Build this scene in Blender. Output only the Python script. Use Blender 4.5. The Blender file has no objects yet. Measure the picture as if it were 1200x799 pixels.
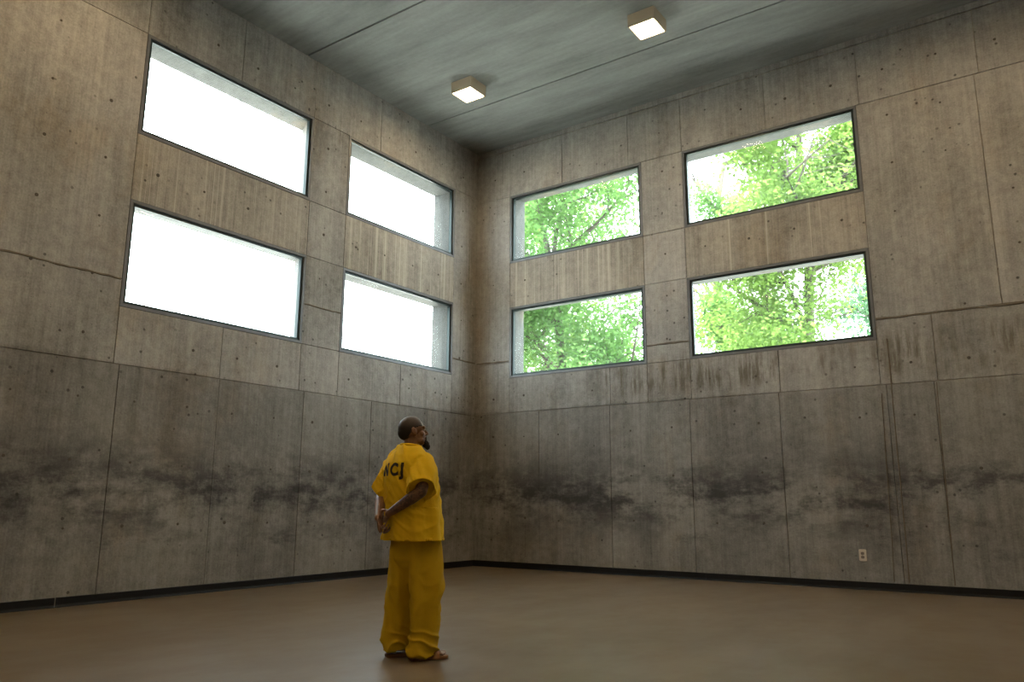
import bpy, bmesh, math, random
import numpy as np
from mathutils import Vector, Matrix, noise
from mathutils.bvhtree import BVHTree

random.seed(7)
rng = np.random.default_rng(7)
scene = bpy.context.scene
COL = scene.collection

# ------------------------------------------------------------------ camera
cam_data = bpy.data.cameras.new('camera')
cam = bpy.data.objects.new('camera', cam_data)
COL.objects.link(cam)
cam_data.sensor_width = 36.0
cam_data.lens = 27.752
cam_data.clip_end = 500
_f = Vector((-0.56491, 0.80034, 0.20081)).normalized()
_s = Vector((0.81744, 0.57601, 0.00388)).normalized()
_u = _s.cross(_f).normalized()
_s = _f.cross(_u).normalized()
cam.matrix_world = Matrix(((_s.x, _u.x, -_f.x, 9.0771), (_s.y, _u.y, -_f.y, -11.6699),
                           (_s.z, _u.z, -_f.z, 1.116), (0, 0, 0, 1)))
scene.camera = cam

# ------------------------------------------------------------------ sky, sun, exposure
SKY_STRENGTH = 6.0
SUN_STRENGTH = 11.0
LAMP_STRENGTH = 46.0
world = bpy.data.worlds.new('sky')
scene.world = world
world.use_nodes = True
bg = world.node_tree.nodes['Background']
bg.inputs['Color'].default_value = (0.86, 0.95, 1.0, 1)
bg.inputs['Strength'].default_value = SKY_STRENGTH
sun_data = bpy.data.lights.new('sun', 'SUN')
sun_data.energy = SUN_STRENGTH
sun_data.angle = math.radians(3)
sun_data.color = (1.0, 0.95, 0.86)
sun = bpy.data.objects.new('sun', sun_data)
COL.objects.link(sun)
sun.location = (-20, -15, 60)
_d = Vector((-0.19, -0.14, 0.97))           # towards the sun, high overhead
sun.rotation_euler = _d.to_track_quat('Z', 'Y').to_euler()
scene.view_settings.view_transform = 'Standard'
scene.view_settings.look = 'None'
scene.view_settings.exposure = 1.2
scene.view_settings.gamma = 1.0
scene.view_settings.use_curve_mapping = False
scene.cycles.max_bounces = 8
scene.cycles.diffuse_bounces = 6
scene.cycles.transparent_max_bounces = 12
scene.cycles.sample_clamp_indirect = 6.0

# ------------------------------------------------------------------ material helpers
class NT:
    def __init__(self, name):
        self.m = bpy.data.materials.new(name)
        self.m.use_nodes = True
        self.t = self.m.node_tree
        self.t.nodes.clear()
        self.out = self.t.nodes.new('ShaderNodeOutputMaterial')
    def n(self, kind, **kw):
        nd = self.t.nodes.new(kind)
        for k, v in kw.items():
            setattr(nd, k, v)
        return nd
    def link(self, a, b):
        self.t.links.new(a, b)
    def put(self, sock, v):
        if isinstance(v, bpy.types.NodeSocket):
            self.link(v, sock)
        else:
            sock.default_value = v
    def math(self, op, a, b=0.0, c=0.0, clamp=False):
        nd = self.n('ShaderNodeMath', operation=op, use_clamp=clamp)
        self.put(nd.inputs[0], a); self.put(nd.inputs[1], b); self.put(nd.inputs[2], c)
        return nd.outputs[0]
    def add(self, a, b): return self.math('ADD', a, b)
    def mul(self, a, b): return self.math('MULTIPLY', a, b)
    def mad(self, a, b, c): return self.math('MULTIPLY_ADD', a, b, c)
    def step(self, v, a, b):
        nd = self.n('ShaderNodeMapRange', interpolation_type='SMOOTHSTEP')
        self.put(nd.inputs['Value'], v)
        nd.inputs['From Min'].default_value = a; nd.inputs['From Max'].default_value = b
        return nd.outputs['Result']
    def vscale(self, vec, s, off=(0, 0, 0)):
        nd = self.n('ShaderNodeMapping')
        self.link(vec, nd.inputs['Vector'])
        nd.inputs['Scale'].default_value = s
        nd.inputs['Location'].default_value = off
        return nd.outputs[0]
    def noise(self, vec, scale=1.0, detail=4.0, rough=0.55, dist=0.0):
        nd = self.n('ShaderNodeTexNoise')
        self.link(vec, nd.inputs['Vector'])
        nd.inputs['Scale'].default_value = scale
        nd.inputs['Detail'].default_value = detail
        nd.inputs['Roughness'].default_value = rough
        nd.inputs['Distortion'].default_value = dist
        return nd.outputs['Fac']
    def voronoi(self, vec, scale):
        nd = self.n('ShaderNodeTexVoronoi')
        self.link(vec, nd.inputs['Vector'])
        nd.inputs['Scale'].default_value = scale
        return nd.outputs['Distance']
    def mix(self, fac, a, b):
        nd = self.n('ShaderNodeMix', data_type='RGBA')
        self.put(nd.inputs[0], fac); self.put(nd.inputs[6], a); self.put(nd.inputs[7], b)
        return nd.outputs[2]
    def tint(self, col, val):
        nd = self.n('ShaderNodeVectorMath', operation='SCALE')
        self.put(nd.inputs[0], col[:3] if isinstance(col, tuple) else col)
        self.put(nd.inputs['Scale'], val)
        return nd.outputs[0]
    def bsdf(self, color, rough=0.7, metal=0.0, spec=0.5, normal=None, **kw):
        b = self.n('ShaderNodeBsdfPrincipled')
        self.put(b.inputs['Base Color'], color)
        self.put(b.inputs['Roughness'], rough)
        self.put(b.inputs['Metallic'], metal)
        self.put(b.inputs['Specular IOR Level'], spec)
        for k, v in kw.items():
            self.put(b.inputs[k], v)
        if normal is not None:
            self.link(normal, b.inputs['Normal'])
        self.link(b.outputs[0], self.out.inputs['Surface'])
        return b
    def bump(self, h, strength=0.4, dist=0.01):
        nd = self.n('ShaderNodeBump')
        nd.inputs['Strength'].default_value = strength
        nd.inputs['Distance'].default_value = dist
        self.link(h, nd.inputs['Height'])
        return nd.outputs[0]
    def pos(self): return self.n('ShaderNodeNewGeometry').outputs['Position']
    def obj(self): return self.n('ShaderNodeTexCoord').outputs['Object']
    def rand(self): return self.n('ShaderNodeObjectInfo').outputs['Random']

def concrete(name, base, kind='wall'):
    t = NT(name)
    p = t.pos()
    sep = t.n('ShaderNodeSeparateXYZ'); t.link(p, sep.inputs[0])
    z = sep.outputs['Z']
    n1 = t.noise(p, 0.55, 6, 0.6)
    n2 = t.noise(t.vscale(p, (3.0, 3.0, 0.35)), 1.0, 5, 0.6)
    n3 = t.noise(t.vscale(p, (26, 26, 0.55)), 1.0, 3, 0.6)
    n4 = t.noise(p, 9.0, 6, 0.65)
    n5 = t.noise(p, 45.0, 3, 0.6)
    v = t.mad(t.add(n1, -0.5), 1.25, 1.0)
    v = t.add(v, t.mul(t.add(n2, -0.5), 0.95))
    v = t.add(v, t.mul(t.add(n3, -0.5), 0.60 if kind != 'streaked' else 0.85))
    v = t.add(v, t.mul(t.add(n4, -0.5), 1.0))
    v = t.add(v, t.mul(t.add(n5, -0.5), 0.75))
    v = t.add(v, t.mul(t.add(t.rand(), -0.5), 0.16))
    # air voids left in the face
    vo = t.voronoi(p, 6.0)
    pores = t.mul(t.step(vo, 0.14, 0.07), t.step(t.noise(p, 1.3, 2), 0.42, 0.58))
    vo2 = t.voronoi(p, 17.0)
    pores2 = t.mul(t.step(vo2, 0.13, 0.06), t.step(t.noise(p, 2.1, 2), 0.5, 0.68))
    pr = t.math('MAXIMUM', pores, t.mul(pores2, 0.7))
    v = t.mul(v, t.mad(pr, -0.65, 1.0))
    col = t.tint(base, t.math('MAXIMUM', v, 0.15))
    # rusty brown blotches
    br = t.step(t.noise(t.vscale(p, (1, 1, 0.6), (4, 2, 7)), 1.1, 6, 0.65), 0.52, 0.72)
    col = t.mix(t.mul(br, 0.35), col, t.tint((0.26, 0.19, 0.115), t.math('MAXIMUM', v, 0.15)))
    if kind == 'wall':
        # lower pours: darker mix deepened by painted-in light falloff; mould line about waist high
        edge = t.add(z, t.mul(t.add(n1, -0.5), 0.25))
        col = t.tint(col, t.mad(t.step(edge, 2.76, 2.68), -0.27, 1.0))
        band = t.math('SUBTRACT', z, 1.22)
        g = t.math('POWER', 2.718, t.mul(t.mul(band, band), -3.2))
        mo = t.noise(t.vscale(p, (1.0, 1.0, 2.4), (3.2, 0.8, 0)), 0.8, 7, 0.72)
        mf = t.noise(p, 6.0, 6, 0.75)
        mould = t.mul(g, t.step(t.add(t.mul(mo, 0.75), t.mul(mf, 0.25)), 0.43, 0.60))
        band2 = t.math('SUBTRACT', z, 0.62)
        g2 = t.math('POWER', 2.718, t.mul(t.mul(band2, band2), -25.0))
        mould2 = t.mul(g2, t.step(t.noise(t.vscale(p, (0.8, 0.8, 2.0), (9, 5, 0)), 1.4, 7, 0.75), 0.5, 0.72))
        mo_all = t.math('MAXIMUM', mould, t.mul(mould2, 0.8))
        col = t.mix(t.mul(mo_all, 0.92), col, (0.035, 0.034, 0.036, 1))
        # brown run-off stain under the window sills
        st = t.mul(t.mul(t.step(z, 2.72, 3.0), t.step(z, 3.62, 3.2)), t.step(t.noise(t.vscale(p, (9, 9, 1.2)), 1.0, 5, 0.7), 0.42, 0.60))
        st = t.mul(st, t.mul(t.step(sep.outputs['X'], 2.3, 2.9), t.step(t.noise(p, 0.9, 4, 0.6), 0.40, 0.58)))
        col = t.mix(t.mul(st, 0.8), col, (0.10, 0.080, 0.052, 1))
    if kind == 'streaked':
        # pale lime runs below the upper sills
        li = t.step(t.noise(t.vscale(p, (20, 20, 0.10)), 1.0, 3, 0.6), 0.56, 0.66)
        col = t.mix(t.mul(li, 0.6), col, (0.58, 0.55, 0.48, 1))
    h = t.add(t.mul(n4, 0.6), t.mul(n5, 0.3))
    h = t.add(h, t.mul(n3, 0.4))
    h = t.math('SUBTRACT', h, pr)
    t.bsdf(col, 0.72, spec=0.35, normal=t.bump(h, 0.45, 0.012))
    return t.m

M = {}
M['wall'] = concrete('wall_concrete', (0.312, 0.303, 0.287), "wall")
M['streaked'] = concrete('streaked_concrete', (0.325, 0.302, 0.266), 'streaked')
M['plain'] = concrete('plain_concrete', (0.300, 0.270, 0.225), 'plain')
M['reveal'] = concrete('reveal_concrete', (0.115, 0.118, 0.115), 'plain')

def ceiling_mat():
    t = NT('ceiling_concrete')
    p = t.pos()
    n1 = t.noise(t.vscale(p, (0.35, 1.3, 1)), 1.0, 6, 0.62)
    n2 = t.noise(t.vscale(p, (1.2, 9, 1)), 1.0, 4, 0.6)
    n3 = t.noise(p, 16, 5, 0.65)
    v = t.mad(t.add(n1, -0.5), 1.3, 1.0)
    v = t.add(v, t.mul(t.add(n2, -0.5), 0.55))
    v = t.add(v, t.mul(t.add(n3, -0.5), 0.3))
    v = t.add(v, t.mul(t.add(t.rand(), -0.5), 0.12))
    t.bsdf(t.tint((0.275, 0.290, 0.286), v), 0.75, spec=0.3, normal=t.bump(n3, 0.3, 0.01))
    return t.m
M['ceiling'] = ceiling_mat()

def floor_mat():
    t = NT('sealed_floor')
    p = t.pos()
    n1 = t.noise(p, 0.5, 6, 0.6)
    n2 = t.noise(p, 4.0, 6, 0.65)
    n3 = t.noise(t.vscale(p, (1.3, 0.6, 1)), 2.0, 5, 0.6)
    n4 = t.noise(p, 60, 3, 0.6)
    v = t.mad(t.add(n1, -0.5), 0.55, 1.0)
    v = t.add(v, t.mul(t.add(n2, -0.5), 0.35))
    v = t.add(v, t.mul(t.add(n4, -0.5), 0.3))
    col = t.mix(t.step(n3, 0.35, 0.65), (0.136, 0.098, 0.054, 1), (0.170, 0.134, 0.094, 1))
    rough = t.mad(n2, 0.14, 0.27)
    t.bsdf(t.tint(col, v), rough, spec=0.6, normal=t.bump(t.add(n2, t.mul(n4, 0.4)), 0.12, 0.006))
    return t.m
M['floor'] = floor_mat()

def simple(name, col, rough=0.5, metal=0.0, var=0.15, scale=20.0, bump=0.1, spec=0.5, **kw):
    t = NT(name)
    o = t.obj()
    n = t.noise(o, scale, 4, 0.6)
    c = t.tint(col, t.mad(t.add(n, -0.5), var * 2, 1.0))
    t.bsdf(c, rough, metal, spec, t.bump(n, bump, 0.005) if bump else None, **kw)
    return t.m
M['rubber'] = simple('black_vinyl', (0.006, 0.006, 0.007), 0.6, var=0.4, scale=6, bump=0, spec=0.25)
M['frame'] = simple('grey_painted_steel', (0.15, 0.155, 0.165), 0.5, 0.2, 0.25, 9)
M['stop'] = simple('dark_anodised_metal', (0.022, 0.036, 0.036), 0.4, 0.4, 0.2, 12)
M['wire'] = simple('galvanised_wire', (0.20, 0.21, 0.22), 0.5, 0.6, 0.1, 5, 0)
M['lamp_box'] = simple('cream_enamel', (0.62, 0.52, 0.38), 0.45, 0, 0.06, 10, 0)
M['lamp_lip'] = simple('cream_enamel_lip', (0.66, 0.57, 0.36), 0.45, 0, 0.06, 10, 0)
M['plate'] = simple('ivory_plastic', (0.62, 0.55, 0.47), 0.4, 0, 0.05, 20, 0)
M['plate_dark'] = simple('brown_plastic', (0.20, 0.165, 0.14), 0.5, 0, 0.08, 20, 0)
M['tie'] = simple('tie_hole_grout', (0.085, 0.075, 0.06), 0.9, 0, 0.3, 3, 0)
M['joint'] = simple('rough_joint_mortar', (0.15, 0.125, 0.095), 0.95, 0, 0.6, 7, 0.5)
M['ground'] = simple('pale_paving', (0.50, 0.49, 0.45), 0.9, 0, 0.25, 0.6, 0.2)
M['bark'] = simple('grey_bark', (0.085, 0.07, 0.055), 0.9, 0, 0.5, 8, 0.6)

def emit_mat():
    t = NT('lit_diffuser')
    e = t.n('ShaderNodeEmission')
    e.inputs['Color'].default_value = (1.0, 0.72, 0.40, 1)
    e.inputs['Strength'].default_value = LAMP_STRENGTH
    t.link(e.outputs[0], t.out.inputs['Surface'])
    return t.m
M['lit'] = emit_mat()

def glass_mat():
    t = NT('window_glass')
    tr = t.n('ShaderNodeBsdfTransparent'); tr.inputs[0].default_value = (0.95, 0.98, 0.97, 1)
    gl = t.n('ShaderNodeBsdfGlossy'); gl.inputs['Roughness'].default_value = 0.02
    lw = t.n('ShaderNodeLayerWeight'); lw.inputs['Blend'].default_value = 0.5
    fr = t.mad(t.math('POWER', lw.outputs['Facing'], 5.0), 0.06, 0.0015)
    mx = t.n('ShaderNodeMixShader')
    t.link(fr, mx.inputs[0]); t.link(tr.outputs[0], mx.inputs[1]); t.link(gl.outputs[0], mx.inputs[2])
    t.link(mx.outputs[0], t.out.inputs['Surface'])
    return t.m
M['glass'] = glass_mat()

def leaf_mat(name, col, trans):
    t = NT(name)
    p = t.pos()
    n = t.noise(p, 0.9, 3, 0.6)
    n2 = t.noise(p, 7.0, 2, 0.6)
    v = t.mad(t.add(n, -0.5), 1.0, 1.0)
    v = t.add(v, t.mul(t.add(n2, -0.5), 0.9))
    df = t.n('ShaderNodeBsdfDiffuse'); t.link(t.tint(col, v), df.inputs[0])
    tl = t.n('ShaderNodeBsdfTranslucent'); t.link(t.tint(trans, v), tl.inputs[0])
    mx = t.n('ShaderNodeMixShader'); mx.inputs[0].default_value = 0.55
    t.link(df.outputs[0], mx.inputs[1]); t.link(tl.outputs[0], mx.inputs[2])
    t.link(mx.outputs[0], t.out.inputs['Surface'])
    return t.m
M['leaf_a'] = leaf_mat('yellow_green_leaf', (0.125, 0.195, 0.05), (0.31, 0.48, 0.12))
M['leaf_b'] = leaf_mat('mid_green_leaf', (0.10, 0.17, 0.06), (0.22, 0.42, 0.13))
M['leaf_c'] = leaf_mat('blue_green_leaf', (0.08, 0.14, 0.08), (0.16, 0.32, 0.17))

# ------------------------------------------------------------------ mesh helpers
def mesh_obj(name, verts, faces, mat, parent=None, smooth=False):
    me = bpy.data.meshes.new(name)
    me.from_pydata([tuple(v) for v in verts], [], [tuple(f) for f in faces])
    me.update()
    if mat is not None:
        me.materials.append(mat)
    if smooth:
        me.polygons.foreach_set('use_smooth', [True] * len(me.polygons))
    o = bpy.data.objects.new(name, me)
    COL.objects.link(o)
    if parent is not None:
        o.parent = parent
    return o
BF = [(0, 3, 2, 1), (4, 5, 6, 7), (0, 1, 5, 4), (1, 2, 6, 5), (2, 3, 7, 6), (3, 0, 4, 7)]
def box_vf(x0, x1, y0, y1, z0, z1, V, F):
    b = len(V)
    V += [(x0, y0, z0), (x1, y0, z0), (x1, y1, z0), (x0, y1, z0), (x0, y0, z1), (x1, y0, z1), (x1, y1, z1), (x0, y1, z1)]
    F += [tuple(b + i for i in f) for f in BF]
def box(name, x0, x1, y0, y1, z0, z1, mat, parent=None):
    V, F = [], []
    box_vf(min(x0, x1), max(x0, x1), min(y0, y1), max(y0, y1), z0, z1, V, F)
    return mesh_obj(name, V, F, mat, parent)
def structure(o):
    o['kind'] = 'structure'; return o
def tag(o, label, cat, group=None):
    o['label'] = label; o['category'] = cat
    if group: o['group'] = group
    return o
def fix_normals(o):
    bm = bmesh.new(); bm.from_mesh(o.data)
    bmesh.ops.recalc_face_normals(bm, faces=bm.faces)
    bm.to_mesh(o.data); bm.free()

# ------------------------------------------------------------------ room dimensions
H = 7.945
XR, YB = 12.8, -15.6          # far ends of the room, behind and beside the camera
T = 0.38                      # wall thickness
PD = 0.03                     # depth of the cast face panels
GAP = 0.005
FW = 0.075                    # window frame width

def wpt(side, u, d, z):       # d = depth outwards from the inner face
    return (u, d, z) if side == 'right' else (-d, u, z)
def wbox(name, side, u0, u1, d0, d1, z0, z1, mat, parent=None):
    a, b = wpt(side, u0, d0, z0), wpt(side, u1, d1, z1)
    return box(name, a[0], b[0], a[1], b[1], z0, z1, mat, parent)
def wbox_vf(side, u0, u1, d0, d1, z0, z1, V, F):
    a, b = wpt(side, u0, d0, z0), wpt(side, u1, d1, z1)
    box_vf(min(a[0], b[0]), max(a[0], b[0]), min(a[1], b[1]), max(a[1], b[1]), z0, z1, V, F)

def subtract(rects, hole):
    out = []
    h0, h1, k0, k1 = hole
    for (a, b, c, d) in rects:
        if h0 >= b or h1 <= a or k0 >= d or k1 <= c:
            out.append((a, b, c, d)); continue
        if k0 > c: out.append((a, b, c, k0))
        if k1 < d: out.append((a, b, k1, d))
        cc, dd = max(c, k0), min(d, k1)
        if h0 > a: out.append((a, h0, cc, dd))
        if h1 < b: out.append((h1, b, cc, dd))
    return out

# windows: inner (u0,u1,z0,z1) and outer opening
WIN = {
    'left': [((-6.838, -4.246, 5.693, 6.909), (-6.838, -4.09, 5.69, 6.905)),
             ((-6.838, -4.246, 3.470, 4.669), (-6.838, -4.08, 3.47, 4.73)),
             ((-3.358, -0.778, 5.693, 6.909), (-3.358, -0.865, 5.69, 6.87)),
             ((-3.358, -0.778, 3.470, 4.669), (-3.358, -0.845, 3.47, 4.69))],
    'right': [((0.859, 3.471, 5.617, 6.808), (0.862, 3.471, 5.61, 6.87)),
              ((0.859, 3.471, 3.431, 4.611), (0.84, 3.471, 3.43, 4.68)),
              ((4.366, 6.954, 5.617, 6.808), (4.25, 6.954, 5.61, 6.84)),
              ((4.366, 6.954, 3.431, 4.611), (4.24, 6.954, 3.43, 4.66))]}

def splits(lo, hi, joints):
    xs = [lo] + sorted(j for j in joints if lo < j < hi) + [hi]
    return list(zip(xs[:-1], xs[1:]))

def build_wall(side):
    u_lo, u_hi = (YB, 0.0) if side == 'left' else (0.0, XR)
    wins = WIN[side]
    # core slab behind the cast face, open at the windows
    rects = [(u_lo - (T if side == 'left' else 0), u_hi + (T if side == 'right' else 0), -0.3, H + 0.3)]
    if side == 'left': rects = [(u_lo - T, u_hi + T, -0.3, H + 0.3)]
    for (i, o) in wins:
        rects = subtract(rects, (min(i[0], o[0]) - .05, max(i[1], o[1]) + .05, min(i[2], o[2]) - .05, max(i[3], o[3]) + .05))
    V, F = [], []
    for r in rects:
        wbox_vf(side, r[0], r[1], PD, T, r[2], r[3], V, F)
    wall = structure(mesh_obj('wall_' + side, V, F, M['plain']))
    # cast face panels
    cells = []
    if side == 'right':
        lowj = [1.43, 2.84, 4.25, 5.64, 7.10, 7.68, 9.10, 10.5, 11.9, 13.3]
        for a, b in splits(u_lo, u_hi, lowj): cells.append((a, b, 0.0, 2.72))
        for a, b in splits(u_lo, u_hi, [0.784, 2.86, 3.546, 4.29, 5.67, 7.029, 7.73, 9.6, 11.5]): cells.append((a, b, 2.72, 3.65))
        for a, b in splits(u_lo, u_hi, [0.784, 3.546, 4.291, 7.029, 8.55, 9.97, 11.4, 12.8]): cells.append((a, b, 3.65, 6.883))
        for a, b in splits(u_lo, u_hi, [0.784, 1.95, 3.30, 4.29, 5.70, 7.08, 8.61, 9.97, 11.4, 12.8]): cells.append((a, b, 6.883, 7.832))
        cells.append((u_lo, u_hi, 7.850, H))
    else:
        lowj = [-1.35, -2.70, -4.07, -5.48, -6.84, -8.25, -9.65, -11.0, -12.4, -13.8]
        for a, b in splits(u_lo, u_hi, lowj): cells.append((a, b, 0.0, 2.70))
        cols = [(u_lo, -9.65, 3.73), (-9.65, -6.913, 3.73), (-6.913, -4.171, 3.395), (-4.171, -3.433, 4.0), (-3.433, -0.703, 3.395), (-0.703, u_hi, 3.70)]
        for a, b, zj in cols:
            if zj == 3.395:
                mid = (-5.49 if a < -5 else -2.05)
                for c, d in ((a, mid), (mid, b)): cells.append((c, d, 2.70, 3.395))
                cells.append((a, b, 3.395, H - 0.96)); 
            else:
                cells.append((a, b, 2.70, zj)); cells.append((a, b, zj, H - 0.96))
        for a, b in splits(u_lo, u_hi, [-9.65, -8.25, -6.913, -5.5, -4.171, -2.72, -1.35]): cells.append((a, b, H - 0.96, H))
    for (i, o) in wins:
        cells = subtract(cells, (i[0] - FW, i[1] + FW, i[2] - FW, i[3] + FW))
    r = random.Random(3)
    for (a, b, c, d) in cells:
        if b - a < 0.02 or d - c < 0.02: continue
        spandrel = 4.6 < c and d < 5.65 and any(i[0] - .1 <= a and b <= i[1] + .1 for i, o in wins)
        g = GAP
        wbox('panel', side, a + (g if a > u_lo else 0), b - (g if b < u_hi else 0), r.uniform(-0.0025, 0.0025), PD + 0.004,
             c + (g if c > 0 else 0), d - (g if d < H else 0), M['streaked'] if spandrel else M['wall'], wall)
    # plugged form-tie holes on a regular grid
    V, F = [], []
    us = np.arange(-14.8, -0.2, 0.68) + 0.04 if side == 'left' else np.arange(0.42, 13.4, 0.70)
    for u in us:
        for z in np.arange(0.12 + 0.72, 7.7, 0.72):
            uu, zz = u + r.uniform(-.02, .02), z + r.uniform(-.02, .02)
            if any(i[0] - .13 < uu < i[1] + .13 and i[2] - .13 < zz < i[3] + .13 for i, o in wins): continue
            if r.random() < (0.12 if side == 'left' else 0.3): continue
            R = r.uniform(0.013, 0.024)
            b = len(V)
            for ring, (rad, dep) in enumerate(((R, 0.001), (R * .9, -0.0035), (R * .35, -0.004))):
                for k in range(8):
                    an = k * math.pi / 4
                    V.append(wpt(side, uu + rad * math.cos(an), dep, zz + rad * math.sin(an)))
            for ring in range(2):
                for k in range(8):
                    F.append((b + ring * 8 + k, b + ring * 8 + (k + 1) % 8, b + ring * 8 + 8 + (k + 1) % 8, b + ring * 8 + 8 + k))
            F.append(tuple(b + 16 + k for k in range(8)))
    o = mesh_obj('tie_hole_plugs', V, F, M['tie'], wall); o['kind'] = 'stuff'
    fix_normals(o)
    # ragged horizontal cold joints between pours
    segs = [(3.556, 4.281, 3.65), (7.04, XR - .02, 3.64), (0.03, 0.774, 3.68)] if side == 'right' else \
           [(YB + .02, -6.93, 3.73), (-4.16, -3.444, 4.0), (-0.69, -0.03, 3.70)]
    for (a, b, z) in segs:
        n = max(6, int((b - a) / 0.035))
        V, F = [], []
        for k in range(n + 1):
            u = a + (b - a) * k / n
            w = 0.012 + 0.020 * abs(noise.noise(Vector((u * 3, z, side == 'left'))))
            zc = z + 0.014 * noise.noise(Vector((u * 1.7, 5, z))) + 0.008 * noise.noise(Vector((u * 9, 5, z)))
            pr = 0.008 + 0.012 * abs(noise.noise(Vector((u * 6, 9, z))))
            V += [wpt(side, u, 0.004, zc - w), wpt(side, u, -pr, zc - w * .4), wpt(side, u, -pr * .6, zc + w * .6), wpt(side, u, 0.004, zc + w)]
            if k:
                q = 4 * (k - 1)
                for j in range(3): F.append((q + j, q + 4 + j, q + 5 + j, q + 1 + j))
        o = mesh_obj('cold_joint', V, F, M['joint'], wall)
        fix_normals(o)
    return wall

wall_left = build_wall('left')
wall_right = build_wall('right')

# vertical board-form fins on the right wall (long raised seams)
def seam(u, z0, z1, w, lean=0.0):
    V, F = [], []
    n = 60
    for k in range(n + 1):
        z = z0 + (z1 - z0) * k / n
        c = u + lean * (z - z0) + 0.006 * noise.noise(Vector((u, 1, z * 2)))
        ww = w * (0.7 + 0.5 * abs(noise.noise(Vector((u, 2, z * 4)))))
        V += [(c - ww, 0.003, z), (c - ww * .4, -0.007, z), (c + ww * .4, -0.007, z), (c + ww, 0.003, z)]
        if k:
            q = 4 * (k - 1)
            for j in range(3): F.append((q + j, q + 4 + j, q + 5 + j, q + 1 + j))
    o = mesh_obj('form_seam', V, F, M['joint'], wall_right)
    fix_normals(o)
seam(7.16, 0.12, 3.35, 0.014, 0.0)
seam(7.68, 0.12, 2.70, 0.010, 0.01)
seam(6.98, 0.12, 2.6, 0.007, 0.02)

# ------------------------------------------------------------------ floor, ceiling, the unseen walls
structure(box('floor', -T, XR + T, YB - T, T, -0.3, 0.0, M['floor']))
ceil = structure(box('ceiling', -T, XR + T, YB - T, T, H + 0.04, H + 0.3, M['plain']))
yj = [0.0, -1.53, -4.38, -7.23, -10.08, -12.93, YB]
for a, b in zip(yj[:-1], yj[1:]):
    box('ceiling_panel', 0.0, XR, b + (0.015 if b > YB else 0), a - (0.015 if a < 0 else 0), H + random.uniform(0, .004), H + 0.05, M['ceiling'], ceil)
structure(box('wall_back', -T, XR + T, YB - T, YB, -0.3, H + 0.3, M['plain']))
structure(box('wall_side', XR, XR + T, YB, T, -0.3, H + 0.3, M['plain']))

# black vinyl cove base along both walls
def baseboard(side, segs):
    V, F = [], []
    prof = [(0.0, 0.0), (-0.020, 0.0), (-0.014, 0.012), (-0.008, 0.03), (-0.008, 0.098), (-0.005, 0.104), (0.0, 0.104)]
    for (a, b) in segs:
        s = len(V)
        for u in (a, b):
            for d, z in prof: V.append(wpt(side, u, d, z))
        n = len(prof)
        for k in range(n): F.append((s + k, s + (k + 1) % n, s + n + (k + 1) % n, s + n + k))
        F.append(tuple(s + k for k in range(n))); F.append(tuple(s + n + k for k in range(n)))
    o = structure(mesh_obj('baseboard_' + side, V, F, M['rubber']))
    fix_normals(o)
baseboard('left', [(YB, -7.275), (-7.262, -3.9), (-3.898, 0.0)])
baseboard('right', [(0.0, 4.4), (4.402, 9.0), (9.002, XR)])

# ------------------------------------------------------------------ windows
def ring_vf(side, inn, out, d0, d1, V, F):
    a0, a1, c0, c1 = out; b0, b1, e0, e1 = inn
    wbox_vf(side, a0, a1, d0, d1, e1, c1, V, F)
    wbox_vf(side, a0, a1, d0, d1, c0, e0, V, F)
    wbox_vf(side, a0, b0, d0, d1, e0, e1, V, F)
    wbox_vf(side, b1, a1, d0, d1, e0, e1, V, F)

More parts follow.
